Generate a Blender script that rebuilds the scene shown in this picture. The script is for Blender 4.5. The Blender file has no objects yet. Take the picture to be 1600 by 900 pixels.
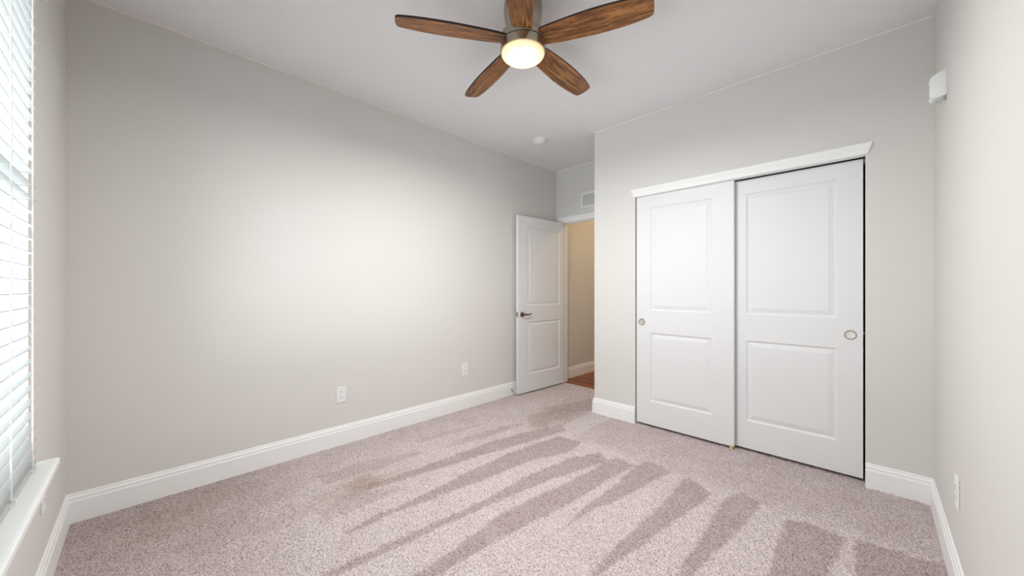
import bpy, bmesh, math, random
import numpy as np
from mathutils import Vector, Matrix

# ------------------------------------------------------------------ camera, sky, light, exposure
C = bpy.context.scene.collection
SC = bpy.context.scene
XL, XR = -2.954, 0.236            # left wall, right wall
YW, YC, YE = -0.285, 3.118, 3.801  # window wall, closet wall, entry wall
XS = -1.954                        # outer corner of the closet
H = 2.74                           # ceiling
WX0, WX1, WZ0, WZ1 = -2.10, -0.255, 0.565, 2.30   # window opening
R = math.radians

cam_data = bpy.data.cameras.new('camera')
cam_data.sensor_width = 36.0
cam_data.lens = 570.4 / 1600 * 36.0
cam_data.shift_y = 2.0 / 1600
cam_data.clip_start = 0.02
cam = bpy.data.objects.new('camera', cam_data)
cam.location = (0, 0, 1.205)
cam.rotation_euler = (R(90), 0, R(44.8))
C.objects.link(cam)
SC.camera = cam

SC.view_settings.view_transform = 'Standard'
SC.view_settings.look = 'None'
SC.view_settings.gamma = 1.0
SC.view_settings.use_curve_mapping = False
SC.view_settings.exposure = 0.24

SKY = 0.70
DAY = 215.0
CEILING_FILL = 410.0
FAN_LAMP = 33.0
HALL_LAMP = 13.0

world = bpy.data.worlds.new('overcast_sky')
SC.world = world
world.use_nodes = True
bg = world.node_tree.nodes['Background']
bg.inputs[0].default_value = (0.93, 0.97, 1.0, 1)
bg.inputs[1].default_value = SKY


def area_light(name, loc, rot, sx, sy, power, color=(1, 1, 1), spread=None):
    d = bpy.data.lights.new(name, 'AREA')
    d.shape = 'RECTANGLE'
    d.size, d.size_y = sx, sy
    d.energy = power
    d.color = color
    if spread:
        d.spread = R(spread)
    o = bpy.data.objects.new(name, d)
    o.location = loc
    o.rotation_euler = rot
    C.objects.link(o)
    return o


# daylight arriving at the window from outside the glass
area_light('window_daylight', (-0.15, YW - 1.70, 2.80), (R(58), 0, 0), 3.4, 1.6, DAY, (0.84, 0.93, 1.0))
# added upward fill outside the window, brightens the ceiling in place of ground bounce
area_light('ceiling_fill', (-0.30, YW - 1.7, 0.05), (R(120), 0, 0), 3.6, 1.6, CEILING_FILL, (0.88, 0.95, 1.0))
# the hallway's own ceiling lamp
pd = bpy.data.lights.new('hall_lamp_light', 'POINT')
pd.energy = HALL_LAMP
pd.color = (1.0, 0.72, 0.40)
pd.shadow_soft_size = 0.12
po = bpy.data.objects.new('hall_lamp_light', pd)
po.location = (-1.75, 4.75, 2.5)
C.objects.link(po)


# ------------------------------------------------------------------ materials
def srgb(r, g, b):
    f = lambda c: (c / 255 / 12.92) if c <= 10 else ((c / 255 + 0.055) / 1.055) ** 2.4
    return (f(r), f(g), f(b), 1)


def mat(name, col, rough=0.5, metal=0.0, bump=0.0, scale=40.0, spec=0.5, var=0.0, detail=3.0, dist=0.002):
    m = bpy.data.materials.new(name)
    m.use_nodes = True
    nt = m.node_tree
    b = nt.nodes['Principled BSDF']
    b.inputs['Base Color'].default_value = col
    b.inputs['Roughness'].default_value = rough
    b.inputs['Metallic'].default_value = metal
    b.inputs['Specular IOR Level'].default_value = spec
    tc = nt.nodes.new('ShaderNodeTexCoord')
    nz = nt.nodes.new('ShaderNodeTexNoise')
    nz.inputs['Scale'].default_value = scale
    nz.inputs['Detail'].default_value = detail
    nt.links.new(tc.outputs['Object'], nz.inputs['Vector'])
    if bump > 0:
        bp = nt.nodes.new('ShaderNodeBump')
        bp.inputs['Strength'].default_value = bump
        bp.inputs['Distance'].default_value = dist
        nt.links.new(nz.outputs['Fac'], bp.inputs['Height'])
        nt.links.new(bp.outputs['Normal'], b.inputs['Normal'])
    if var > 0:
        mx = nt.nodes.new('ShaderNodeMix')
        mx.data_type = 'RGBA'
        mx.inputs['A'].default_value = tuple(c * (1 - var) for c in col[:3]) + (1,)
        mx.inputs['B'].default_value = tuple(min(1, c * (1 + var)) for c in col[:3]) + (1,)
        nt.links.new(nz.outputs['Fac'], mx.inputs['Factor'])
        nt.links.new(mx.outputs['Result'], b.inputs['Base Color'])
    return m


M = {}
M['wall'] = mat('greige_wall_paint', srgb(225, 222, 218), 0.75, bump=0.12, scale=160, spec=0.25, var=0.012)
M['ceiling'] = mat('ceiling_paint', srgb(240, 240, 242), 0.85, bump=0.18, scale=110, spec=0.2, var=0.01)
M['trim'] = mat('white_trim_paint', srgb(249, 249, 248), 0.42, bump=0.02, scale=60, spec=0.4)
M['door'] = mat('white_door_paint', srgb(234, 234, 235), 0.45, bump=0.05, scale=180, spec=0.4)
M['plastic'] = mat('white_plastic', srgb(242, 242, 241), 0.35, bump=0.01, scale=30)
M['slat'] = mat('white_blind_slat', srgb(190, 190, 189), 0.45, bump=0.03, scale=90)
M['vinyl'] = mat('white_vinyl_frame', srgb(196, 196, 194), 0.4, bump=0.02, scale=80)
M['cord'] = mat('white_cord', srgb(245, 244, 240), 0.7, bump=0.1, scale=500)
M['nickel'] = mat('brushed_nickel', srgb(176, 166, 152), 0.24, 1.0, bump=0.03, scale=200)
M['bronze'] = mat('antique_nickel_lever', srgb(120, 108, 95), 0.25, 1.0, bump=0.02, scale=90)
M['pull'] = mat('satin_nickel_pull', srgb(214, 212, 204), 0.42, 0.8, bump=0.02, scale=150)
M['dark'] = mat('dark_slot', srgb(60, 58, 56), 0.7, bump=0.02, scale=50)
M['black'] = mat('recess_shade', srgb(40, 38, 36), 0.9, bump=0.02, scale=50)
M['guide'] = mat('tan_nylon', srgb(206, 190, 150), 0.5, bump=0.04, scale=120)
M['lens'] = mat('translucent_lens', srgb(196, 204, 200), 0.25, bump=0.05, scale=300)
M['vent'] = mat('vent_enamel', srgb(240, 240, 240), 0.45, bump=0.02, scale=60)
M['vent_back'] = mat('vent_shade_grey', srgb(84, 85, 86), 0.8, bump=0.02, scale=60)
M['seal'] = mat('caulk_line', srgb(246, 242, 235), 0.7, bump=0.05, scale=120)
M['rubber'] = mat('white_rubber', srgb(225, 224, 220), 0.8, bump=0.03, scale=100)


def glass_mat():
    m = bpy.data.materials.new('window_glass')
    m.use_nodes = True
    nt = m.node_tree
    nt.nodes.clear()
    out = nt.nodes.new('ShaderNodeOutputMaterial')
    mix = nt.nodes.new('ShaderNodeMixShader')
    tr = nt.nodes.new('ShaderNodeBsdfTransparent')
    tr.inputs[0].default_value = (0.95, 0.97, 0.96, 1)
    gl = nt.nodes.new('ShaderNodeBsdfGlossy')
    gl.inputs['Roughness'].default_value = 0.02
    mix.inputs[0].default_value = 0.06
    nt.links.new(tr.outputs[0], mix.inputs[1])
    nt.links.new(gl.outputs[0], mix.inputs[2])
    nt.links.new(mix.outputs[0], out.inputs[0])
    return m


M['glass'] = glass_mat()


def wood_blade_mat():
    m = bpy.data.materials.new('walnut_blade')
    m.use_nodes = True
    nt = m.node_tree
    b = nt.nodes['Principled BSDF']
    b.inputs['Roughness'].default_value = 0.42
    tc = nt.nodes.new('ShaderNodeTexCoord')
    info = nt.nodes.new('ShaderNodeObjectInfo')
    sc = nt.nodes.new('ShaderNodeVectorMath')
    sc.operation = 'SCALE'
    sc.inputs['Scale'].default_value = 7.0
    comb = nt.nodes.new('ShaderNodeCombineXYZ')
    for k in range(3):
        nt.links.new(info.outputs['Random'], comb.inputs[k])
    nt.links.new(comb.outputs[0], sc.inputs[0])
    add = nt.nodes.new('ShaderNodeVectorMath')
    add.operation = 'ADD'
    nt.links.new(tc.outputs['Object'], add.inputs[0])
    nt.links.new(sc.outputs[0], add.inputs[1])
    mp = nt.nodes.new('ShaderNodeMapping')
    mp.inputs['Scale'].default_value = (3.2, 34, 34)
    nt.links.new(add.outputs[0], mp.inputs['Vector'])
    n1 = nt.nodes.new('ShaderNodeTexNoise')
    n1.inputs['Scale'].default_value = 1.5
    n1.inputs['Detail'].default_value = 5
    n1.inputs['Distortion'].default_value = 1.6
    nt.links.new(mp.outputs[0], n1.inputs['Vector'])
    mp2 = nt.nodes.new('ShaderNodeMapping')
    mp2.inputs['Scale'].default_value = (90, 300, 300)
    nt.links.new(add.outputs[0], mp2.inputs['Vector'])
    n2 = nt.nodes.new('ShaderNodeTexNoise')
    n2.inputs['Scale'].default_value = 1.0
    n2.inputs['Detail'].default_value = 2
    nt.links.new(mp2.outputs[0], n2.inputs['Vector'])
    mth = nt.nodes.new('ShaderNodeMath')
    mth.operation = 'MULTIPLY_ADD'
    mth.inputs[1].default_value = 0.35
    nt.links.new(n2.outputs['Fac'], mth.inputs[0])
    nt.links.new(n1.outputs['Fac'], mth.inputs[2])
    cr = nt.nodes.new('ShaderNodeValToRGB')
    e = cr.color_ramp.elements
    e[0].position, e[0].color = 0.42, srgb(56, 32, 16)
    e[1].position, e[1].color = 0.92, srgb(196, 138, 80)
    x = cr.color_ramp.elements.new(0.58)
    x.color = srgb(112, 68, 34)
    x = cr.color_ramp.elements.new(0.74)
    x.color = srgb(158, 104, 56)
    nt.links.new(mth.outputs[0], cr.inputs[0])
    nt.links.new(cr.outputs[0], b.inputs['Base Color'])
    bp = nt.nodes.new('ShaderNodeBump')
    bp.inputs['Strength'].default_value = 0.25
    bp.inputs['Distance'].default_value = 0.001
    nt.links.new(mth.outputs[0], bp.inputs['Height'])
    nt.links.new(bp.outputs['Normal'], b.inputs['Normal'])
    return m


M['blade'] = wood_blade_mat()
M['blade_edge'] = mat('dark_blade_edge', srgb(38, 24, 15), 0.5, bump=0.05, scale=120)


def bowl_mat():
    # frosted glass bowl lit from inside: hottest over the bulbs in the middle, amber towards its rim
    m = bpy.data.materials.new('lit_frosted_glass')
    m.use_nodes = True
    nt = m.node_tree
    b = nt.nodes['Principled BSDF']
    b.inputs['Base Color'].default_value = srgb(250, 240, 215)
    b.inputs['Roughness'].default_value = 0.4
    tc = nt.nodes.new('ShaderNodeTexCoord')
    mp = nt.nodes.new('ShaderNodeMapping')
    mp.inputs['Scale'].default_value = (1, 1, 0)
    nt.links.new(tc.outputs['Object'], mp.inputs[0])
    ln = nt.nodes.new('ShaderNodeVectorMath')
    ln.operation = 'LENGTH'
    nt.links.new(mp.outputs[0], ln.inputs[0])
    cr = nt.nodes.new('ShaderNodeValToRGB')
    e = cr.color_ramp.elements
    e[0].position, e[0].color = 0.070, (1.0, 0.93, 0.74, 1)
    e[1].position, e[1].color = 0.117, (0.85, 0.58, 0.22, 1)
    x = cr.color_ramp.elements.new(0.098)
    x.color = (1.0, 0.76, 0.36, 1)
    nt.links.new(ln.outputs['Value'], cr.inputs[0])
    ms = nt.nodes.new('ShaderNodeMapRange')
    ms.inputs['From Min'].default_value = 0.06
    ms.inputs['From Max'].default_value = 0.112
    ms.inputs['To Min'].default_value = 1.35
    ms.inputs['To Max'].default_value = 0.50
    nt.links.new(ln.outputs['Value'], ms.inputs['Value'])
    nt.links.new(cr.outputs[0], b.inputs['Emission Color'])
    nt.links.new(ms.outputs[0], b.inputs['Emission Strength'])
    return m


M['bowl'] = bowl_mat()


def plank_mat():
    m = bpy.data.materials.new('red_oak_planks')
    m.use_nodes = True
    nt = m.node_tree
    b = nt.nodes['Principled BSDF']
    b.inputs['Roughness'].default_value = 0.35
    tc = nt.nodes.new('ShaderNodeTexCoord')
    br = nt.nodes.new('ShaderNodeTexBrick')
    br.offset = 0.37
    br.inputs['Color1'].default_value = srgb(182, 98, 42)
    br.inputs['Color2'].default_value = srgb(112, 52, 22)
    br.inputs['Mortar'].default_value = srgb(60, 26, 12)
    br.inputs['Scale'].default_value = 1.0
    br.inputs['Mortar Size'].default_value = 0.0015
    br.inputs['Brick Width'].default_value = 0.9
    br.inputs['Row Height'].default_value = 0.06
    nt.links.new(tc.outputs['Object'], br.inputs['Vector'])
    mp = nt.nodes.new('ShaderNodeMapping')
    mp.inputs['Scale'].default_value = (4, 60, 1)
    nt.links.new(tc.outputs['Object'], mp.inputs[0])
    nz = nt.nodes.new('ShaderNodeTexNoise')
    nz.inputs['Scale'].default_value = 1.0
    nz.inputs['Detail'].default_value = 4
    nt.links.new(mp.outputs[0], nz.inputs['Vector'])
    mx = nt.nodes.new('ShaderNodeMix')
    mx.data_type = 'RGBA'
    mx.blend_type = 'MULTIPLY'
    mx.inputs['Factor'].default_value = 0.55
    cr = nt.nodes.new('ShaderNodeValToRGB')
    cr.color_ramp.elements[0].color = (0.35, 0.3, 0.28, 1)
    cr.color_ramp.elements[1].color = (1.0, 0.95, 0.9, 1)
    cr.color_ramp.elements[0].position = 0.35
    cr.color_ramp.elements[1].position = 0.65
    nt.links.new(nz.outputs['Fac'], cr.inputs[0])
    nt.links.new(br.outputs['Color'], mx.inputs['A'])
    nt.links.new(cr.outputs[0], mx.inputs['B'])
    nt.links.new(mx.outputs['Result'], b.inputs['Base Color'])
    return m


M['plank'] = plank_mat()


def carpet_mat():
    m = bpy.data.materials.new('mauve_cut_pile_carpet')
    m.use_nodes = True
    nt = m.node_tree
    b = nt.nodes['Principled BSDF']
    b.inputs['Roughness'].default_value = 1.0
    b.inputs['Specular IOR Level'].default_value = 0.05
    b.inputs['Sheen Weight'].default_value = 0.15
    b.inputs['Sheen Roughness'].default_value = 0.6
    tc = nt.nodes.new('ShaderNodeTexCoord')
    nap = nt.nodes.new('ShaderNodeAttribute')
    nap.attribute_name = 'nap'
    soil = nt.nodes.new('ShaderNodeAttribute')
    soil.attribute_name = 'soil'
    tuft = nt.nodes.new('ShaderNodeAttribute')
    tuft.attribute_name = 'tuft'
    base = nt.nodes.new('ShaderNodeMix')
    base.data_type = 'RGBA'
    base.inputs['A'].default_value = srgb(214, 201, 200)
    base.inputs['B'].default_value = srgb(183, 166, 164)
    nt.links.new(nap.outputs['Fac'], base.inputs['Factor'])
    st = nt.nodes.new('ShaderNodeMix')
    st.data_type = 'RGBA'
    st.inputs['B'].default_value = srgb(170, 150, 132)
    nt.links.new(base.outputs['Result'], st.inputs['A'])
    nt.links.new(soil.outputs['Fac'], st.inputs['Factor'])
    # yarn to yarn colour variation
    n1 = nt.nodes.new('ShaderNodeTexNoise')
    n1.inputs['Scale'].default_value = 150
    n1.inputs['Detail'].default_value = 2
    nt.links.new(tc.outputs['Object'], n1.inputs['Vector'])
    cr = nt.nodes.new('ShaderNodeValToRGB')
    cr.color_ramp.elements[0].position = 0.30
    cr.color_ramp.elements[0].color = (0.45, 0.40, 0.39, 1)
    cr.color_ramp.elements[1].position = 0.60
    cr.color_ramp.elements[1].color = (1.12, 1.12, 1.12, 1)
    nt.links.new(n1.outputs['Fac'], cr.inputs[0])
    mx = nt.nodes.new('ShaderNodeMix')
    mx.data_type = 'RGBA'
    mx.blend_type = 'MULTIPLY'
    mx.inputs['Factor'].default_value = 1.0
    nt.links.new(st.outputs['Result'], mx.inputs['A'])
    nt.links.new(cr.outputs[0], mx.inputs['B'])
    nt.links.new(mx.outputs['Result'], b.inputs['Base Color'])
    bp = nt.nodes.new('ShaderNodeBump')
    bp.inputs['Strength'].default_value = 0.8
    bp.inputs['Distance'].default_value = 0.004
    nt.links.new(n1.outputs['Fac'], bp.inputs['Height'])
    nt.links.new(bp.outputs['Normal'], b.inputs['Normal'])
    return m


M['carpet'] = carpet_mat()


# ------------------------------------------------------------------ helpers
def link(name, me, m=None, parent=None, smooth=False):
    o = bpy.data.objects.new(name, me)
    C.objects.link(o)
    if m is not None:
        for x in (m if isinstance(m, (list, tuple)) else [m]):
            me.materials.append(x)
    if parent is not None:
        o.parent = parent
    if smooth:
        me.polygons.foreach_set('use_smooth', [True] * len(me.polygons))
    return o


def obj(name, bm, m=None, parent=None, smooth=False, auto=None):
    me = bpy.data.meshes.new(name)
    bmesh.ops.recalc_face_normals(bm, faces=bm.faces)
    if auto is not None:
        for e in bm.edges:
            if len(e.link_faces) == 2 and e.calc_face_angle() > R(auto):
                e.smooth = False
        smooth = True
    bm.to_mesh(me)
    bm.free()
    return link(name, me, m, parent, smooth)


def box(bm, x0, x1, y0, y1, z0, z1, mi=0):
    vs = [bm.verts.new(p) for p in ((x0, y0, z0), (x1, y0, z0), (x1, y1, z0), (x0, y1, z0),
                                    (x0, y0, z1), (x1, y0, z1), (x1, y1, z1), (x0, y1, z1))]
    fs = []
    for q in ((0, 3, 2, 1), (4, 5, 6, 7), (0, 1, 5, 4), (1, 2, 6, 5), (2, 3, 7, 6), (3, 0, 4, 7)):
        f = bm.faces.new([vs[k] for k in q])
        f.material_index = mi
        fs.append(f)
    return vs, fs


def bevel_all(bm, w, seg=2):
    bmesh.ops.bevel(bm, geom=list(bm.edges), offset=w, segments=seg, affect='EDGES', profile=0.5)


def bbox(x0, x1, y0, y1, z0, z1, bev=0.0, seg=2):
    bm = bmesh.new()
    box(bm, x0, x1, y0, y1, z0, z1)
    if bev:
        bevel_all(bm, bev, seg)
    return bm


def lathe(bm, prof, n=48, cap0=True, cap1=True, mat4=None):
    """prof: list of (radius, z)"""
    rings = []
    for r, z in prof:
        if r < 1e-6:
            rings.append([bm.verts.new((0, 0, z))])
        else:
            rings.append([bm.verts.new((r * math.cos(2 * math.pi * k / n), r * math.sin(2 * math.pi * k / n), z)) for k in range(n)])
    for a, b in zip(rings[:-1], rings[1:]):
        for k in range(n):
            k2 = (k + 1) % n
            if len(a) == 1 and len(b) == 1:
                continue
            if len(a) == 1:
                bm.faces.new((a[0], b[k], b[k2]))
            elif len(b) == 1:
                bm.faces.new((a[k], a[k2], b[0]))
            else:
                bm.faces.new((a[k], a[k2], b[k2], b[k]))
    if cap0 and len(rings[0]) > 1:
        bm.faces.new(rings[0][::-1])
    if cap1 and len(rings[-1]) > 1:
        bm.faces.new(rings[-1])
    if mat4 is not None:
        vs = [v for r in rings for v in r]
        bmesh.ops.transform(bm, matrix=mat4, verts=vs)
    return rings


def tube(bm, pts, rad, n=10, cap=True):
    pts = [Vector(p) for p in pts]
    rads = rad if isinstance(rad, (list, tuple)) else [rad] * len(pts)
    rings = []
    up = None
    for k, p in enumerate(pts):
        t = (pts[min(k + 1, len(pts) - 1)] - pts[max(k - 1, 0)]).normalized()
        if up is None:
            up = Vector((0, 0, 1)) if abs(t.z) < 0.9 else Vector((1, 0, 0))
        u = (up - t * up.dot(t)).normalized()
        w = t.cross(u)
        up = u
        rings.append([bm.verts.new(p + (u * math.cos(2 * math.pi * q / n) + w * math.sin(2 * math.pi * q / n)) * rads[k]) for q in range(n)])
    for a, b in zip(rings[:-1], rings[1:]):
        for q in range(n):
            bm.faces.new((a[q], a[(q + 1) % n], b[(q + 1) % n], b[q]))
    if cap:
        bm.faces.new(rings[0][::-1])
        bm.faces.new(rings[-1])


def extrude_profile(bm, prof, p0, d, up, out, length, m0=0.0, m1=0.0):
    """prof (o,h) swept from p0 along d; m0/m1 = mitre shift per unit of o at the two ends"""
    p0, d, up, out = Vector(p0), Vector(d), Vector(up), Vector(out)
    a = [bm.verts.new(p0 + out * o + up * h + d * (m0 * o)) for o, h in prof]
    b = [bm.verts.new(p0 + out * o + up * h + d * (length + m1 * o)) for o, h in prof]
    n = len(prof)
    for k in range(n):
        bm.faces.new((a[k], a[(k + 1) % n], b[(k + 1) % n], b[k]))
    bm.faces.new(a[::-1])
    bm.faces.new(b)


def thing(name, label, cat, loc=(0, 0, 0), rotz=0, group=None, kind=None):
    o = bpy.data.objects.new(name, None)
    o.empty_display_size = 0.05
    C.objects.link(o)
    o.location = loc
    o.rotation_euler = (0, 0, rotz)
    return tag(o, label, cat, group, kind)


def tag(o, label, cat, group=None, kind=None):
    o['label'] = label
    o['category'] = cat
    if group:
        o['group'] = group
    if kind:
        o['kind'] = kind
    return o


def struct(name, bm, m, label, cat, parent=None, smooth=False):
    o = obj(name, bm, m, parent, smooth)
    return tag(o, label, cat, kind='structure')


# ------------------------------------------------------------------ carpet floor
NAP = [
    ((-1.99, 2.66), (-2.16, 1.99), (-2.18, 1.50), (-2.20, 1.21), (-2.23, 0.90), (-2.17, 0.93), (-2.12, 1.19), (-2.07, 1.48), (-1.99, 1.93), (-1.87, 2.54)),
    ((-1.85, 2.40), (-1.92, 1.84), (-1.91, 1.49), (-1.89, 1.13), (-1.89, 0.85), (-1.87, 0.71), (-1.85, 0.71), (-1.84, 0.94), (-1.80, 1.25), (-1.75, 1.61), (-1.72, 1.92), (-1.60, 2.24), (-1.64, 2.44)),
    ((-1.53, 2.22), (-1.60, 1.76), (-1.59, 1.45), (-1.61, 1.11), (-1.64, 0.85), (-1.66, 0.62), (-1.66, 0.52), (-1.62, 0.56), (-1.61, 0.61), (-1.59, 0.83), (-1.56, 1.12), (-1.52, 1.47), (-1.45, 1.87), (-1.33, 2.31), (-1.45, 2.37)),
    ((-1.33, 2.20), (-1.38, 1.77), (-1.43, 1.40), (-1.41, 1.19), (-1.39, 0.96), (-1.38, 0.79), (-1.37, 0.67), (-1.30, 0.74), (-1.31, 0.86), (-1.30, 1.09), (-1.27, 1.34), (-1.22, 1.65), (-1.20, 2.09), (-1.17, 2.35), (-1.31, 2.40), (-1.36, 2.26)),
    ((-1.16, 2.36), (-1.14, 2.02), (-1.15, 1.69), (-1.12, 1.59), (-1.13, 1.32), (-1.13, 1.04), (-1.12, 0.91), (-1.11, 0.93), (-1.13, 1.15), (-1.12, 1.44), (-1.10, 1.73), (-1.05, 1.88), (-1.00, 2.23), (-0.95, 2.46), (-1.14, 2.50)),
    ((-0.86, 2.47), (-0.85, 2.05), (-0.86, 1.81), (-0.86, 1.64), (-0.86, 1.43), (-0.85, 1.32), (-0.84, 1.19), (-0.83, 1.21), (-0.83, 1.34), (-0.80, 1.55), (-0.78, 1.68), (-0.73, 2.01), (-0.68, 2.36), (-0.80, 2.46)),
    ((-0.61, 2.40), (-0.61, 2.16), (-0.60, 1.86), (-0.60, 1.56), (-0.60, 1.43), (-0.56, 1.47), (-0.55, 1.62), (-0.51, 1.89), (-0.47, 2.21), (-0.45, 2.47), (-0.56, 2.51)),
    ((-0.33, 2.38), (-0.33, 2.20), (-0.32, 1.85), (-0.32, 1.71), (-0.15, 1.88), (-0.14, 2.02), (-0.12, 2.20), (-0.10, 2.40), (-0.20, 2.43)),
    ((-0.07, 2.41), (-0.05, 2.11), (-0.04, 1.99), (0.23, 1.99), (0.23, 2.48), (0.07, 2.44)),
]
FAINT = [
    ((-2.59, 1.51), (-2.59, 1.83), (-2.53, 2.12), (-2.48, 2.11), (-2.52, 1.80), (-2.55, 1.50)),
    ((-2.39, 1.71), (-2.31, 2.34), (-2.22, 2.45), (-2.25, 1.97), (-2.31, 1.63)),
    ((-2.56, 0.80), (-2.55, 1.05), (-2.42, 1.44), (-2.36, 1.44), (-2.38, 1.06), (-2.43, 0.76)),
    ((-2.13, 0.67), (-2.23, 0.90), (-2.17, 0.93), (-2.04, 1.11), (-2.01, 0.97), (-2.04, 0.64)),
    ((-2.36, 2.55), (-2.34, 3.12), (-2.22, 3.49), (-2.01, 3.16), (-1.96, 2.67), (-2.05, 2.37)),
]


def inside(poly, X, Y):
    r = np.zeros(X.shape, bool)
    n = len(poly)
    for k in range(n):
        x0, y0 = poly[k]
        x1, y1 = poly[(k + 1) % n]
        if y0 == y1:
            continue
        c = ((y0 > Y) != (y1 > Y)) & (X < (x1 - x0) * (Y - y0) / (y1 - y0) + x0)
        r ^= c
    return r


def blur(a, k):
    for _ in range(k):
        a = (np.roll(a, 1, 0) + np.roll(a, -1, 0) + 2 * a) / 4
        a = (np.roll(a, 1, 1) + np.roll(a, -1, 1) + 2 * a) / 4
    return a


def carpet():
    st = 0.006
    nx = int(round((XR - XL) / st)) + 1
    ny = int(round((3.845 - YW) / st)) + 1
    xs = np.linspace(XL, XR, nx)
    ys = np.linspace(YW, 3.845, ny)
    X, Y = np.meshgrid(xs, ys)
    rng = np.random.RandomState(5)
    wob = blur(rng.randn(ny, nx), 40)
    wob /= wob.std()
    wob2 = blur(rng.randn(ny, nx), 40)
    wob2 /= wob2.std()
    fine = blur(rng.randn(ny, nx), 2)
    fine /= fine.std()
    Xw, Yw = X + wob * 0.0025 + fine * 0.003, Y + wob2 * 0.008
    nap = np.zeros_like(X)
    for p in NAP:
        nap = np.maximum(nap, inside(p, Xw, Yw) * 1.0)
    for p in FAINT:
        nap = np.maximum(nap, inside(p, Xw, Yw) * 0.55)
    nap = blur(nap, 2)
    # nap half way near the closet, darker towards left wall and near corner
    edge = np.clip((Y - 2.42) / 0.16, 0, 1)
    edge = np.where(X < -1.75, edge * 0.0, edge)
    left = np.clip((-2.40 - X) / 0.45, 0, 1) * 0.30 + np.clip((0.75 - Y) / 0.5, 0, 1) * np.clip((-1.7 - X) / 0.5, 0, 1) * 0.55
    nap = np.maximum(nap, np.maximum(edge * 0.42, left))
    pat = blur(rng.randn(ny, nx), 90)
    pat /= pat.std()
    nap = np.clip(nap + 0.05 * pat + 0.05 * wob, 0, 1.15)
    soil = 0.55 * np.exp(-(((X + 2.26) / 0.10) ** 2 + ((Y - 0.98) / 0.22) ** 2)) \
        + 0.55 * np.exp(-(((X + 2.20) / 0.17) ** 2 + ((Y - 2.85) / 0.42) ** 2)) \
        + 0.25 * np.exp(-(((X + 2.62) / 0.30) ** 2 + ((Y - 0.15) / 0.45) ** 2))
    soil = np.clip(soil * (1 + 0.25 * wob), 0, 0.8)
    hn = blur(rng.rand(ny, nx), 1)
    hn = (hn - hn.mean()) / hn.std()
    Z = np.clip(hn * 0.0030, -0.007, 0.005) - 0.005
    Z = np.where((X > XR - 0.02) | (X < XL + 0.02) | (Y < YW + 0.02), -0.006, Z)
    co = np.stack([X + rng.uniform(-.0018, .0018, X.shape), Y + rng.uniform(-.0018, .0018, X.shape), Z], -1).reshape(-1, 3)
    idx = np.arange(nx * ny).reshape(ny, nx)
    q = np.stack([idx[:-1, :-1], idx[:-1, 1:], idx[1:, 1:], idx[1:, :-1]], -1).reshape(-1, 4)
    me = bpy.data.meshes.new('floor')
    me.vertices.add(len(co))
    me.vertices.foreach_set('co', co.astype(np.float32).ravel())
    me.loops.add(q.size)
    me.loops.foreach_set('vertex_index', q.ravel().astype(np.int32))
    me.polygons.add(len(q))
    me.polygons.foreach_set('loop_start', np.arange(0, q.size, 4, dtype=np.int32))
    me.polygons.foreach_set('use_smooth', np.ones(len(q), bool))
    me.update(calc_edges=True)
    for nm, arr in (('nap', nap), ('soil', soil), ('tuft', hn)):
        a = me.attributes.new(nm, 'FLOAT', 'POINT')
        a.data.foreach_set('value', arr.astype(np.float32).ravel())
    o = link('floor', me, M['carpet'])
    tag(o, 'mauve grey cut pile carpet with vacuum stripes', 'floor', kind='structure')


carpet()

# hallway floor
bm = bmesh.new()
box(bm, -3.05, -0.95, 3.846, 6.1, -0.05, -0.004)
struct('floor_hall', bm, M['plank'], 'reddish brown wood plank floor in the hallway beyond the open door', 'floor')

# ------------------------------------------------------------------ room shell
bm = bmesh.new()
box(bm, XL - 0.12, XR + 0.12, YW - 0.16, 6.2, H, H + 0.1)
struct('ceiling', bm, M['ceiling'], 'flat white ceiling above the carpeted bedroom', 'ceiling')
bm = bmesh.new()
box(bm, XL - 0.12, XL, YW - 0.16, 6.2, -0.05, H)
struct('wall_left', bm, M['wall'], 'long greige wall behind the open door with two white outlets', 'wall')
bm = bmesh.new()
box(bm, XR, XR + 0.12, YW - 0.16, YE + 0.12, -0.05, H)
struct('wall_right', bm, M['wall'], 'greige wall right of the closet with the motion sensor', 'wall')
bm = bmesh.new()
y0, y1 = YW - 0.16, YW
box(bm, XL, WX0, y0, y1, -0.05, H)
box(bm, WX1, XR, y0, y1, -0.05, H)
box(bm, WX0, WX1, y0, y1, -0.05, WZ0)
box(bm, WX0, WX1, y0, y1, WZ1, H)
struct('wall_window', bm, M['wall'], 'greige wall around the window with the white blind', 'wall')
CX0, CX1, CZ = -1.531, -0.040, 2.034     # closet opening
bm = bmesh.new()
y0, y1 = YC, YC + 0.115
box(bm, XS, CX0, y0, y1, -0.05, H)
box(bm, CX1, XR, y0, y1, -0.05, H)
box(bm, CX0, CX1, y0, y1, CZ, H)
struct('wall_closet', bm, M['wall'], 'greige wall around the white sliding closet doors', 'wall')
bm = bmesh.new()
box(bm, XS, XS + 0.115, YC + 0.115, YE, -0.05, H)
struct('wall_alcove', bm, M['wall'], 'short greige return wall beside the entry doorway', 'wall')
DX0, DX1, DZ = -2.862, -2.044, 2.058     # entry door opening
bm = bmesh.new()
y0, y1 = YE, YE + 0.115
box(bm, XL, DX0 - 0.018, y0, y1, -0.05, H)
box(bm, DX1 + 0.018, XR, y0, y1, -0.05, H)
box(bm, DX0 - 0.018, DX1 + 0.018, y0, y1, DZ + 0.018, H)
struct('wall_entry', bm, M['wall'], 'short greige wall over the entry doorway with the air vent', 'wall')
bm = bmesh.new()
box(bm, -1.0, -0.9, YE + 0.115, 6.1, -0.05, H)
struct('wall_hall_right', bm, M['wall'], 'greige side wall of the hallway', 'wall')
bm = bmesh.new()
box(bm, XL, -0.9, 6.0, 6.1, -0.05, H)
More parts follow.
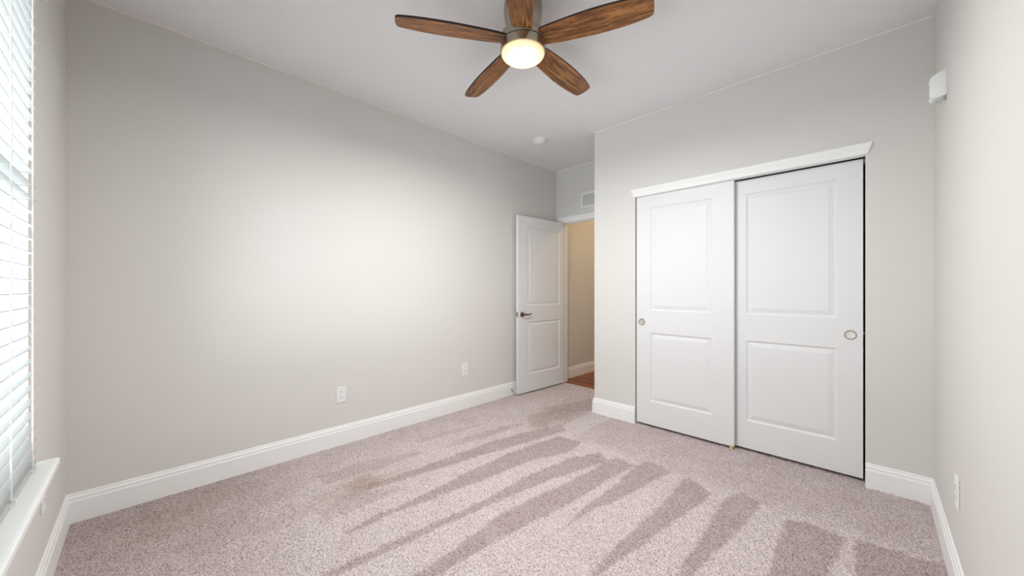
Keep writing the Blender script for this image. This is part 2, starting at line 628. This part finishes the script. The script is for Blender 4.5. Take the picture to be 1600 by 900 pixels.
struct('wall_hall_end', bm, M['wall'], 'greige end wall of the hallway', 'wall')

# baseboards
BP = [(0, -0.008), (0.015, -0.008), (0.015, 0.104), (0.0115, 0.110), (0.0115, 0.124), (0.007, 0.131), (0.0055, 0.1415), (0.003, 0.144), (0, 0.144)]


def baseboard(name, p0, d, out, length, m0, m1, label):
    bm = bmesh.new()
    extrude_profile(bm, BP, p0, d, (0, 0, 1), out, length, m0, m1)
    struct(name, bm, M['trim'], label, 'baseboard')


baseboard('baseboard_left', (XL, YW, 0), (0, 1, 0), (1, 0, 0), YE - YW, 1, 0, 'long white baseboard along the left wall')
baseboard('baseboard_window', (XL, YW, 0), (1, 0, 0), (0, 1, 0), XR - XL, 1, -1, 'white baseboard under the window')
baseboard('baseboard_right', (XR, YW, 0), (0, 1, 0), (-1, 0, 0), YC - YW, 1, -1, 'white baseboard along the right wall')
baseboard('baseboard_closet_right', (CX1, YC, 0), (1, 0, 0), (0, -1, 0), XR - CX1, 0, -1, 'short white baseboard right of the closet doors')
baseboard('baseboard_closet_left', (XS, YC, 0), (1, 0, 0), (0, -1, 0), CX0 - XS, -1, 0, 'short white baseboard left of the closet doors')
baseboard('baseboard_alcove', (XS, YC, 0), (0, 1, 0), (-1, 0, 0), YE - YC - 0.02, -1, 0, 'white baseboard on the return wall by the doorway')
baseboard('baseboard_hall', (XL, YE + 0.115, 0), (0, 1, 0), (1, 0, 0), 6.0 - YE - 0.115, 0, 0, 'white baseboard in the hallway beyond the open door')

# thin pale paint line where walls meet the ceiling
bm = bmesh.new()
s = 0.007
z0 = H - s
box(bm, XL, XL + s, YW, YE, z0, H)
struct('trim_1', bm, M['seal'], 'thin pale line where left wall meets ceiling', 'ceiling line')
bm = bmesh.new()
box(bm, XS - s, XR, YC - s, YC, z0, H)
struct('trim_2', bm, M['seal'], 'thin pale line where closet wall meets ceiling', 'ceiling line')
bm = bmesh.new()
box(bm, XL + s, XS - s, YE - s, YE, z0, H)
struct('trim_3', bm, M['seal'], 'thin pale line where entry wall meets ceiling', 'ceiling line')

# closet head casing: moulded strip with mitred ends
HC = [(0, 0), (0.010, 0), (0.012, 0.004), (0.012, 0.020), (0.014, 0.026), (0.014, 0.036), (0.019, 0.046), (0.021, 0.060), (0.0205, 0.067), (0, 0.067)]
bm = bmesh.new()
a = []
b_ = []
for o_, h_ in HC:
    fl = h_ / 0.067 * 0.022
    a.append(bm.verts.new((CX0 - 0.013 - fl, YC - o_, CZ - 0.001 + h_)))
    b_.append(bm.verts.new((CX1 + 0.010 + fl, YC - o_, CZ - 0.001 + h_)))
for k in range(len(HC)):
    bm.faces.new((a[k], a[(k + 1) % len(HC)], b_[(k + 1) % len(HC)], b_[k]))
bm.faces.new(a[::-1])
bm.faces.new(b_)
struct('trim_4', bm, M['trim'], 'white moulded head casing above the closet doors', 'trim')

# entry door casing + jamb
bm = bmesh.new()
CP = [(0, 0), (0.009, 0), (0.011, 0.012), (0.013, 0.030), (0.016, 0.050), (0.017, 0.064), (0, 0.064)]
# head (mitred), profile height grows away from the opening
extrude_profile(bm, CP, (DX0 - 0.004, YE, DZ + 0.004), (1, 0, 0), (0, 0, 1), (0, -1, 0), DX1 - DX0 + 0.008)
for v in bm.verts:      # mitre the ends with height
    f = v.co.z - (DZ + 0.004)
    v.co.x += f if v.co.x > -2.4 else -f
bm2 = bmesh.new()
a = [bm2.verts.new((DX0 - 0.004 - h_, YE - o_, 0.0)) for o_, h_ in CP]
b_ = [bm2.verts.new((DX0 - 0.004 - h_, YE - o_, DZ + 0.004 + h_)) for o_, h_ in CP]
c_ = [bm2.verts.new((DX1 + 0.004 + h_, YE - o_, 0.0)) for o_, h_ in CP]
d_ = [bm2.verts.new((DX1 + 0.004 + h_, YE - o_, DZ + 0.004 + h_)) for o_, h_ in CP]
n = len(CP)
for p, q in ((a, b_), (c_, d_)):
    for k in range(n):
        bm2.faces.new((p[k], p[(k + 1) % n], q[(k + 1) % n], q[k]))
    bm2.faces.new(p[::-1])
    bm2.faces.new(q)
me = bpy.data.meshes.new('tmp')
bm2.to_mesh(me)
bm2.free()
bm.from_mesh(me)
struct('trim_5', bm, M['trim'], 'white casing around the entry doorway', 'trim')
bm = bmesh.new()
box(bm, DX0 - 0.018, DX0, YE, YE + 0.115, 0, DZ)
box(bm, DX1, DX1 + 0.018, YE, YE + 0.115, 0, DZ)
box(bm, DX0 - 0.018, DX1 + 0.018, YE, YE + 0.115, DZ, DZ + 0.018)
box(bm, DX0, DX0 + 0.011, YE + 0.040, YE + 0.075, 0, DZ)
box(bm, DX1 - 0.011, DX1, YE + 0.040, YE + 0.075, 0, DZ)
box(bm, DX0 + 0.011, DX1 - 0.011, YE + 0.040, YE + 0.075, DZ - 0.011, DZ)
struct('trim_6', bm, M['trim'], 'white door jamb lining the entry doorway', 'trim')


# ------------------------------------------------------------------ doors
def panel_door(w, h, t, panels, both=True):
    """slab in x 0..w, z 0..h, front face at y=0 looking to -y, back at y=t; panels = (x0,x1,z0,z1)"""
    bm = bmesh.new()

    def face(y, sgn):
        xs = sorted({0, w} | {p[0] for p in panels} | {p[1] for p in panels})
        zs = sorted({0, h} | {p[2] for p in panels} | {p[3] for p in panels})
        for i in range(len(xs) - 1):
            for j in range(len(zs) - 1):
                cx, cz = (xs[i] + xs[i + 1]) / 2, (zs[j] + zs[j + 1]) / 2
                if any(p[0] < cx < p[1] and p[2] < cz < p[3] for p in panels):
                    continue
                bm.faces.new([bm.verts.new((x, y, z)) for x, z in ((xs[i], zs[j]), (xs[i + 1], zs[j]), (xs[i + 1], zs[j + 1]), (xs[i], zs[j + 1]))])
        for p in panels:
            rings = []
            for ins, dep in ((0, 0), (0.004, 0.0035), (0.010, 0.0085), (0.016, 0.0090), (0.042, 0.0025), (0.045, 0.0020)):
                rings.append([(p[0] + ins, p[2] + ins, dep), (p[1] - ins, p[2] + ins, dep), (p[1] - ins, p[3] - ins, dep), (p[0] + ins, p[3] - ins, dep)])
            for r0, r1 in zip(rings[:-1], rings[1:]):
                for k in range(4):
                    k2 = (k + 1) % 4
                    bm.faces.new([bm.verts.new((x, y + sgn * d, z)) for x, z, d in (r0[k], r0[k2], r1[k2], r1[k])])
            bm.faces.new([bm.verts.new((x, y + sgn * d, z)) for x, z, d in rings[-1]])

    face(0, 1)
    if both:
        face(t, -1)
    else:
        bm.faces.new([bm.verts.new(p) for p in ((0, t, 0), (w, t, 0), (w, t, h), (0, t, h))])
    for q in (((0, 0, 0), (w, 0, 0), (w, t, 0), (0, t, 0)), ((0, 0, h), (w, 0, h), (w, t, h), (0, t, h)),
              ((0, 0, 0), (0, t, 0), (0, t, h), (0, 0, h)), ((w, 0, 0), (w, t, 0), (w, t, h), (w, 0, h))):
        bm.faces.new([bm.verts.new(p) for p in q])
    bmesh.ops.remove_doubles(bm, verts=bm.verts, dist=1e-5)
    return bm


def finger_pull(parent, x, z, y=0.0):
    bm = bmesh.new()
    mt = Matrix.Translation((x, y, z)) @ Matrix.Rotation(R(90), 4, 'X')
    lathe(bm, [(0.0285, -0.001), (0.0285, 0.003), (0.0268, 0.0042), (0.0245, 0.0040), (0.0225, 0.0012), (0.017, 0.0007), (0, 0.0005)], 40, True, False, mt)
    o = obj('finger_pull', bm, M['pull'], parent, auto=40)
    o['label'] = 'round recessed satin nickel finger pull'
    bm = bmesh.new()
    lathe(bm, [(0.0292, -0.0005), (0.0292, 0.0034), (0.0276, 0.0046), (0.0262, 0.0046), (0.0255, 0.0038), (0.0255, -0.0005)], 40, False, False, mt)
    obj('rim', bm, M['bronze'], o, auto=40)


def bumper(parent, x, z, y):
    bm = bmesh.new()
    mt = Matrix.Translation((x, y, z)) @ Matrix.Rotation(R(90), 4, 'Y')
    lathe(bm, [(0.005, -0.001), (0.005, 0.003), (0.003, 0.006), (0, 0.0065)], 16, True, False, mt)
    obj('bumper', bm, M['rubber'], parent, auto=40)


# sliding closet doors
LH = 2.008
d2 = thing('door_2', 'left white two panel closet door in front, pull at its left edge', 'closet door', (-1.5225, YC + 0.012, 0.016), 0, None, 'structure')
w2 = 0.770
pan = [(0.122, 0.618, 0.205, 0.806), (0.122, 0.618, 1.002, 1.905)]
obj('panel', panel_door(w2, LH + 0.004, 0.034, pan), M['door'], d2)
finger_pull(d2, 0.048, 0.898)
bumper(d2, w2 - 0.001, 0.893, 0.014)
d3 = thing('door_3', 'right white two panel closet door behind, pull at its right edge', 'closet door', (-0.805, YC + 0.060, 0.016), 0, None, 'structure')
w3 = 0.754
pan = [(0.122, 0.632, 0.205, 0.806), (0.122, 0.632, 1.002, 1.905)]
obj('panel', panel_door(w3, LH, 0.034, pan), M['door'], d3)
finger_pull(d3, 0.696, 0.898)
bumper(d3, w3 - 0.001, 0.915, 0.010)

# floor guide between the closet doors
t = thing('door_guide', 'small tan plastic floor guide at the foot of the meeting closet doors', 'door guide', (-0.768, YC + 0.004, -0.004))
bm = bmesh.new()
box(bm, -0.014, 0.014, -0.012, 0.060, 0.0, 0.006)
bevel_all(bm, 0.0015, 1)
obj('base', bm, M['guide'], t)
bm = bmesh.new()
box(bm, -0.011, 0.011, -0.004, 0.004, 0.005, 0.032)
bevel_all(bm, 0.002, 2)
obj('tab', bm, M['guide'], t)

# closet track in the top of the opening: pale metal over the front leaf, black strip as painted shade over the rear one
bm = bmesh.new()
box(bm, CX0 + 0.002, CX1 - 0.002, YC + 0.004, YC + 0.049, CZ - 0.002, CZ)
box(bm, CX0 + 0.002, CX1 - 0.002, YC + 0.004, YC + 0.006, CZ - 0.006, CZ - 0.002)
box(bm, CX0 + 0.002, CX1 - 0.002, YC + 0.098, YC + 0.102, CZ - 0.030, CZ)
struct('trim_7', bm, M['vent'], 'pale metal track above the sliding closet doors', 'door track')
bm = bmesh.new()
box(bm, CX0 + 0.002, CX1 - 0.002, YC + 0.050, YC + 0.097, CZ - 0.003, CZ)
struct('trim_8', bm, M['black'], 'black strip painted as shade above the rear sliding closet door', 'door track')

# open entry door, hinged at the left of the doorway
DW, DH, DT = 0.810, 2.038, 0.035
d1 = thing('door_1', 'white two panel entry door standing open along the left wall', 'door', (-2.862, YE - 0.004, 0.012), R(-92.7), None, 'structure')
# slab local x 0..DW runs from hinge to free edge; local y 0..DT: +y side looks into the room when open
pan = [(0.090, 0.655, 0.205, 0.815), (0.090, 0.655, 1.005, 1.918)]
obj('panel', panel_door(DW, DH, DT, pan), M['door'], d1)


def lever(parent, y, sg):
    lx, lz = DW - 0.060, 0.905
    bm = bmesh.new()
    mt = Matrix.Translation((lx, y, lz)) @ Matrix.Rotation(R(-90 * sg), 4, 'X')
    lathe(bm, [(0.031, 0), (0.031, 0.004), (0.028, 0.008), (0.018, 0.011), (0.012, 0.016), (0.0105, 0.040), (0.0125, 0.044), (0.0125, 0.056), (0.009, 0.060), (0, 0.060)], 32, True, False, mt)
    ys = y + sg * 0.051
    tube(bm, [(lx + 0.004, ys, lz), (lx - 0.015, ys, lz + 0.002), (lx - 0.040, ys + sg * 0.003, lz - 0.004), (lx - 0.070, ys, lz - 0.002), (lx - 0.095, ys - sg * 0.003, lz + 0.006), (lx - 0.112, ys - sg * 0.006, lz + 0.009)],
         [0.010, 0.0105, 0.0085, 0.007, 0.0075, 0.005], 12)
    o = obj('lever_handle', bm, M['bronze'], parent, auto=45)
    o['label'] = 'curved antique nickel lever handle on a round rose'


lever(d1, DT, 1)
lever(d1, 0, -1)
bm = bbox(DW - 0.0005, DW + 0.0012, 0.005, 0.030, 0.875, 0.935, 0.0008, 1)
lp = obj('latch_plate', bm, M['nickel'], d1)
lp['label'] = 'small metal latch plate in the door edge'
bm = bbox(DW, DW + 0.010, 0.011, 0.024, 0.896, 0.914, 0.002, 2)
obj('latch_bolt', bm, M['nickel'], lp)

# spring door stop on the left baseboard
t = thing('door_stop', 'small metal spring door stop on the baseboard behind the open door', 'door stop', (XL + 0.014, 2.955, 0.058), R(90))
bm = bmesh.new()
mt = Matrix.Rotation(R(90), 4, 'X')   # along local -y ( = +x in the room)
lathe(bm, [(0.011, -0.001), (0.011, 0.003), (0.007, 0.006), (0, 0.006)], 20, True, False, mt)
obj('base', bm, M['nickel'], t, auto=40)
bm = bmesh.new()
pts = []
for k in range(97):
    a = k / 96 * 12 * 2 * math.pi
    pts.append((0.0055 * math.cos(a), -0.005 - 0.036 * k / 96, 0.0055 * math.sin(a)))
tube(bm, pts, 0.0013, 5)
obj('spring', bm, M['nickel'], t, smooth=True)
bm = bmesh.new()
lathe(bm, [(0.007, 0.040), (0.0085, 0.043), (0.0085, 0.049), (0.006, 0.052), (0, 0.052)], 18, True, False, mt)
o = obj('tip', bm, M['rubber'], t, auto=40)
o['label'] = 'white rubber tip'

# ------------------------------------------------------------------ window
win = thing('window_1', 'white framed window behind the horizontal blind', 'window', (0, 0, 0), 0, None, 'structure')
bm = bmesh.new()
fy0, fy1 = YW - 0.155, YW - 0.085
fw = 0.045
box(bm, WX0, WX0 + fw, fy0, fy1, WZ0 + 0.02, WZ1)
box(bm, WX1 - fw, WX1, fy0, fy1, WZ0 + 0.02, WZ1)
box(bm, WX0 + fw, WX1 - fw, fy0, fy1, WZ0 + 0.02, WZ0 + 0.02 + fw)
box(bm, WX0 + fw, WX1 - fw, fy0, fy1, WZ1 - fw, WZ1)
xm = (WX0 + WX1) / 2
box(bm, xm - 0.035, xm + 0.035, fy0, fy1, WZ0 + 0.02 + fw, WZ1 - fw)
obj('frame', bm, M['vinyl'], win)
for x0, x1 in ((WX0 + fw, xm - 0.035), (xm + 0.035, WX1 - fw)):
    bm = bmesh.new()
    sy0, sy1 = YW - 0.145, YW - 0.105
    z0, z1 = WZ0 + 0.02 + fw, WZ1 - fw
    sw = 0.038
    box(bm, x0, x0 + sw, sy0, sy1, z0, z1)
    box(bm, x1 - sw, x1, sy0, sy1, z0, z1)
    box(bm, x0 + sw, x1 - sw, sy0, sy1, z0, z0 + sw)
    box(bm, x0 + sw, x1 - sw, sy0, sy1, z1 - sw, z1)
    zm = (z0 + z1) / 2
    box(bm, x0 + sw, x1 - sw, sy0, sy1, zm - 0.02, zm + 0.02)
    s_ = obj('sash', bm, M['vinyl'], win)
    bm = bmesh.new()
    box(bm, x0 + sw - 0.004, x1 - sw + 0.004, YW - 0.128, YW - 0.122, z0 + sw - 0.004, zm - 0.016)
    box(bm, x0 + sw - 0.004, x1 - sw + 0.004, YW - 0.128, YW - 0.122, zm + 0.016, z1 - sw + 0.004)
    obj('pane', bm, M['glass'], s_)
bm = bmesh.new()
box(bm, WX0, WX0 + 0.006, fy1, YW - 0.001, WZ0 + 0.022, WZ1)
box(bm, WX1 - 0.006, WX1, fy1, YW - 0.001, WZ0 + 0.022, WZ1)
box(bm, WX0 + 0.006, WX1 - 0.006, fy1, YW - 0.001, WZ1 - 0.006, WZ1)
o = obj('jamb_liner', bm, M['trim'], win)
o['label'] = 'white liner boards in the window recess'
# sill board with horns and moulded nose
bm = bmesh.new()
zt = 0.588
SP = [(-0.066, zt - 0.022), (-0.066, zt - 0.006), (-0.062, zt - 0.001), (-0.056, zt), (0.085, zt), (0.085, zt - 0.022)]
a = [bm.verts.new((WX0 - 0.030, YW - o_, z_)) for o_, z_ in SP]
b_ = [bm.verts.new((WX1 + 0.030, YW - o_, z_)) for o_, z_ in SP]
# notch: rear part only between the jambs
for vv, lim in ((a, WX0), (b_, WX1)):
    for v in vv:
        if v.co.y < YW - 0.01:
            v.co.x = lim
n = len(SP)
for k in range(n):
    bm.faces.new((a[k], a[(k + 1) % n], b_[(k + 1) % n], b_[k]))
bm.faces.new(a[::-1])
bm.faces.new(b_)
AP = [(0.0, zt - 0.022), (0.054, zt - 0.022), (0.054, zt - 0.028), (0.047, zt - 0.036), (0.038, zt - 0.044), (0.030, zt - 0.062), (0.014, zt - 0.070), (0.0, zt - 0.072)]
extrude_profile(bm, [(o_, z_) for o_, z_ in AP], (WX0 - 0.020, YW, 0), (1, 0, 0), (0, 0, 1), (0, 1, 0), WX1 - WX0 + 0.040)
o = obj('window_sill', bm, M['trim'], win)
o['label'] = 'white window sill with a moulded nose'

# ------------------------------------------------------------------ blind
SX0, SX1 = -2.070, -0.285
BYF, BYB = YW + 0.021, YW - 0.029     # slat front and back edge
bl = thing('window_blind', 'white horizontal slat blind hanging in the window, slats open', 'window blind', (0, 0, 0))
bm = bmesh.new()
pitch = 0.0457
zb = 0.642
nsl = int((2.225 - zb) / pitch) + 1
yc = (BYF + BYB) / 2
hw = (BYF - BYB) / 2
for k in range(nsl):
    z = zb + k * pitch
    pr = []
    for q in range(7):
        u = -1 + 2 * q / 6
        pr.append((yc + u * hw, z + 0.0022 * (1 - u * u) + 0.0012))
    for q in range(6, -1, -1):
        u = -1 + 2 * q / 6
        pr.append((yc + u * hw, z + 0.0022 * (1 - u * u) - 0.0012))
    a = [bm.verts.new((SX0, y, zz)) for y, zz in pr]
    b_ = [bm.verts.new((SX1, y, zz)) for y, zz in pr]
    n = len(pr)
    for j in range(n):
        bm.faces.new((a[j], a[(j + 1) % n], b_[(j + 1) % n], b_[j]))
    bm.faces.new(a[::-1])
    bm.faces.new(b_)
obj('slats', bm, M['slat'], bl, auto=30)
bm = bbox(SX0 - 0.004, SX1 + 0.004, BYB - 0.004, BYF + 0.002, 2.235, WZ1, 0.002, 1)
obj('head_rail', bm, M['slat'], bl)
bm = bbox(SX0 - 0.004, SX1 + 0.004, BYF + 0.003, BYF + 0.012, 2.215, WZ1 - 0.002, 0.003, 2)
obj('valance', bm, M['slat'], bl)
bm = bbox(SX0, SX1, BYB, BYF, 0.5895, 0.6095, 0.004, 2)
br = obj('bottom_rail', bm, M['slat'], bl)
for x in (-1.993, -1.714, -1.178, -0.642, -0.362):
    bm = bmesh.new()
    for y in (BYF + 0.0015, BYB - 0.0015):
        tube(bm, [(x, y, 0.608), (x, y, 1.4), (x, y, 2.236)], 0.0021, 6)
    for k in range(nsl):
        z = zb + k * pitch - 0.0028
        tube(bm, [(x, BYF + 0.0015, z), (x, BYB - 0.0015, z)], 0.0008, 4)
    obj('ladder_cord', bm, M['cord'], bl)
    bm = bmesh.new()
    pts = []
    for k in range(17):
        a = R(-60 + 300 * k / 16)
        pts.append((x + 0.004 * math.sin(a * 0.5), BYF + 0.004 + 0.006 * math.sin(a), 0.606 + 0.009 * math.cos(a)))
    tube(bm, pts, 0.0022, 6)
    o = obj('cord_clip', bm, M['cord'], br, smooth=True)

# ------------------------------------------------------------------ ceiling fan
FX, FY, FZ = -1.352, 1.446, 2.545
FAN = thing('ceiling_fan', 'five blade walnut ceiling fan with a lit frosted glass bowl', 'ceiling fan', (FX, FY, 0))
bm = bmesh.new()
lathe(bm, [(0.104, H), (0.105, 2.705), (0.103, 2.680), (0.098, 2.650), (0.089, 2.620), (0.079, 2.598), (0.076, 2.574)], 64, True, True)
obj('motor_housing', bm, M['nickel'], FAN, auto=40)
bm = bmesh.new()
lathe(bm, [(0.0, 2.580), (0.113, 2.580), (0.119, 2.576), (0.121, 2.570), (0.121, 2.536), (0.119, 2.532), (0, 2.532)], 64, False, False)
obj('blade_hub', bm, M['nickel'], FAN, auto=40)
bm = bmesh.new()
lathe(bm, [(0, 2.533), (0.116, 2.533), (0.116, 2.5275), (0, 2.5275)], 64, False, False)
o = obj('hub_gap', bm, M['dark'], FAN, auto=40)
o['label'] = 'dark joint between hub and light housing'
bm = bmesh.new()
lathe(bm, [(0, 2.5275), (0.119, 2.5275), (0.1225, 2.524), (0.1225, 2.486), (0.1215, 2.482), (0.114, 2.482), (0, 2.482)], 64, False, False)
obj('light_housing', bm, M['nickel'], FAN, auto=40)
bm = bmesh.new()
prof = [(0, 2.4825), (0.1165, 2.4825)]
for k in range(1, 13):
    a = R(90 * k / 12)
    prof.append((0.1165 * math.cos(a) ** 0.72, 2.4805 - 0.034 * math.sin(a)))
prof[-1] = (0, 2.4465)
lathe(bm, prof, 64, False, False)
lb = obj('light_bowl', bm, M['bowl'], FAN, smooth=True)
lb['label'] = 'glowing frosted glass bowl'

# blade, local +x outwards
BL0, BL1 = 0.098, 0.660


def blade_outline():
    L = BL1 - BL0
    prof = [(0.0, 0.050), (0.10, 0.056), (0.22, 0.0625), (0.36, 0.068), (0.50, 0.0715), (0.62, 0.0715), (0.74, 0.069), (0.84, 0.0645), (0.92, 0.0585), (0.965, 0.0535)]
    up = [(BL0 + s * L, w) for s, w in prof]
    # rounded end
    up += [(BL0 + 0.985 * L, 0.050), (BL0 + 0.995 * L, 0.0455), (BL1, 0.038)]
    dn = [(x, -w) for x, w in up]
    tip = [(BL1 + 0.003, 0.012), (BL1 + 0.003, -0.012)]
    return up + tip + dn[::-1]


def make_blade():
    bm = bmesh.new()
    ol = blade_outline()
    th = 0.0055
    top = [bm.verts.new((x, y, th)) for x, y in ol]
    bot = [bm.verts.new((x, y, -th)) for x, y in ol]
    ft = bm.faces.new(top[::-1])
    fb = bm.faces.new(bot)
    n = len(ol)
    for k in range(n):
        f = bm.faces.new((top[k], top[(k + 1) % n], bot[(k + 1) % n], bot[k]))
        f.material_index = 1
    edges = [e for e in bm.edges if any(f in (ft, fb) for f in e.link_faces)]
    bmesh.ops.bevel(bm, geom=edges, offset=0.0016, segments=1, affect='EDGES', material=1)
    me = bpy.data.meshes.new('fan_blade')
    bmesh.ops.recalc_face_normals(bm, faces=bm.faces)
    bm.to_mesh(me)
    bm.free()
    me.materials.append(M['blade'])
    me.materials.append(M['blade_edge'])
    return me


bme = make_blade()
bmb = bmesh.new()
box(bmb, 0.070, 0.150, -0.026, 0.026, 0.0055, 0.0085)
bevel_all(bmb, 0.001, 1)
mbr = bpy.data.meshes.new('blade_bracket')
bmb.to_mesh(mbr)
bmb.free()
mbr.materials.append(M['nickel'])
for k in range(5):
    o = bpy.data.objects.new('fan_blade', bme)
    C.objects.link(o)
    o.parent = FAN
    o.location = (0, 0, FZ + 0.004)
    o.rotation_mode = 'XYZ'
    o.matrix_local = Matrix.Translation((0, 0, FZ + 0.004)) @ Matrix.Rotation(R(22.3 + 72 * k), 4, 'Z') @ Matrix.Rotation(R(-12), 4, 'X')
    b2 = bpy.data.objects.new('blade_bracket', mbr)
    C.objects.link(b2)
    b2.parent = o
# the lamp inside the bowl
fd = bpy.data.lights.new('fan_lamp_light', 'AREA')
fd.shape = 'DISK'
fd.size = 0.14
fd.energy = FAN_LAMP
fd.color = (1.0, 1.0, 0.99)
fo = bpy.data.objects.new('fan_lamp_light', fd)
fo.parent = FAN
fo.location = (0, 0, 2.443)
C.objects.link(fo)

# ------------------------------------------------------------------ smoke detector
t = thing('smoke_detector', 'round white smoke detector on the ceiling near the entry door', 'smoke detector', (-2.44, 2.865, H))
bm = bmesh.new()
lathe(bm, [(0.070, 0.0), (0.070, -0.010), (0.067, -0.013), (0.0, -0.013)], 40, True, False)
obj('base', bm, M['plastic'], t, auto=40)
bm = bmesh.new()
lathe(bm, [(0.060, -0.012), (0.062, -0.018), (0.062, -0.028), (0.056, -0.036), (0.040, -0.041), (0.026, -0.042), (0.024, -0.046), (0.0, -0.047)], 40, True, False)
obj('cover', bm, M['plastic'], t, auto=40)
bm = bmesh.new()
lathe(bm, [(0.011, -0.046), (0.011, -0.050), (0.009, -0.051), (0, -0.051)], 20, True, False)
o = obj('test_button', bm, M['vent'], t, auto=40)

# ------------------------------------------------------------------ air vent over the doorway
t = thing('air_vent', 'white louvered air vent high on the wall over the entry doorway', 'air vent', (-2.39, YE, 2.297))
VW, VH = 0.182, 0.0925
bm = bmesh.new()
fwv = 0.022
for x0, x1, z0, z1 in ((-VW, -VW + fwv, -VH, VH), (VW - fwv, VW, -VH, VH), (-VW + fwv, VW - fwv, -VH, -VH + fwv), (-VW + fwv, VW - fwv, VH - fwv, VH)):
    box(bm, x0, x1, -0.008, -0.0005, z0, z1)
obj('frame', bm, M['vent'], t)
bm = bmesh.new()
nl = 9
for k in range(nl):
    z = -VH + fwv + (k + 0.5) * (2 * VH - 2 * fwv) / nl
    vs, _ = box(bm, -VW + fwv, VW - fwv, -0.007, -0.002, z - 0.0065, z - 0.0045)
    for v in vs:
        if v.co.y > -0.004:
            v.co.z += 0.012
o = obj('louvers', bm, M['vent'], t)
bm = bmesh.new()
box(bm, -VW + fwv, VW - fwv, -0.0018, -0.0006, -VH + fwv, VH - fwv)  # flat grey sheet, its tone stands for the shade between louvers
o = obj('duct_shade', bm, M['vent_back'], t)
o['label'] = 'grey sheet painted as shade behind the louvers'

# ------------------------------------------------------------------ motion sensor on the right wall
t = thing('motion_sensor', 'small white wedge shaped motion sensor high on the right wall', 'motion sensor', (XR, 2.625, 2.155))
# local: wall plane x=0, sensor sticks out to -x
bm = bmesh.new()
fr = []
for y in (-0.036, 0.036):
    fr.append([bm.verts.new((x, y, z)) for x, z in ((0, -0.055), (-0.030, -0.060), (-0.046, -0.058), (-0.052, -0.050), (-0.052, 0.034), (-0.046, 0.043), (-0.030, 0.050), (0, 0.066))])
n = 8
for k in range(n):
    bm.faces.new((fr[0][k], fr[0][(k + 1) % n], fr[1][(k + 1) % n], fr[1][k]))
bm.faces.new(fr[0][::-1])
bm.faces.new(fr[1])
bevel_all(bm, 0.0025, 2)
obj('body', bm, M['plastic'], t, auto=35)
bm = bmesh.new()
box(bm, -0.0545, -0.051, -0.026, 0.026, -0.046, 0.010)
bevel_all(bm, 0.0015, 2)
obj('lens', bm, M['lens'], t)
bm = bmesh.new()
vs, _ = box(bm, -0.040, -0.008, -0.030, 0.030, -0.070, -0.054)
for v in vs:
    if v.co.z < -0.06:
        v.co.x = -0.034 if v.co.x < -0.02 else -0.012
        v.co.y *= 0.85
bevel_all(bm, 0.0015, 1)
o = obj('mount', bm, M['lens'], t)
o['label'] = 'greyish translucent foot under the sensor'


# ------------------------------------------------------------------ wall outlets
def outlet(label, loc, rotz, group='white wall outlets around the room'):
    # local: wall plane y=0, faces -y
    t = thing('wall_outlet', label, 'outlet', loc, rotz, group)
    bm = bbox(-0.0365, 0.0365, -0.0065, 0.0, -0.0605, 0.0605, 0.0025, 2)
    obj('plate', bm, M['plastic'], t)
    for z in (-0.0195, 0.0195):
        bm = bmesh.new()
        bx = bbox(-0.0165, 0.0165, -0.0085, -0.006, z - 0.0165, z + 0.0165, 0.0012, 1)
        rc = obj('receptacle', bx, M['plastic'], t)
        bm.free()
        bm = bmesh.new()
        box(bm, -0.0075, -0.0050, -0.0088, -0.0080, z - 0.001, z + 0.0085)
        box(bm, 0.0050, 0.0075, -0.0088, -0.0080, z + 0.0005, z + 0.0085)
        mt = Matrix.Translation((0, -0.0082, z - 0.0085)) @ Matrix.Rotation(R(90), 4, 'X')
        lathe(bm, [(0.0027, -0.0004), (0.0027, 0.0006)], 12, True, True, mt)
        obj('slot', bm, M['dark'], rc)
    bm = bmesh.new()
    mt = Matrix.Translation((0, -0.0064, 0)) @ Matrix.Rotation(R(90), 4, 'X')
    lathe(bm, [(0.003, -0.0005), (0.003, 0.0008), (0.002, 0.0014), (0, 0.0014)], 12, True, False, mt)
    obj('screw', bm, M['vent'], t)
    return t


outlet('white duplex outlet mid left wall, the nearer of its two plates', (XL, 1.081, 0.385), R(90))
outlet('white plate on the left wall nearest the open door', (XL, 2.292, 0.395), R(90))
outlet('white outlet half hidden under the window sill', (-2.335, YW, 0.385), R(180))
outlet('white outlet low on the right wall beside the closet wall', (XR, 2.272, 0.400), R(-90))
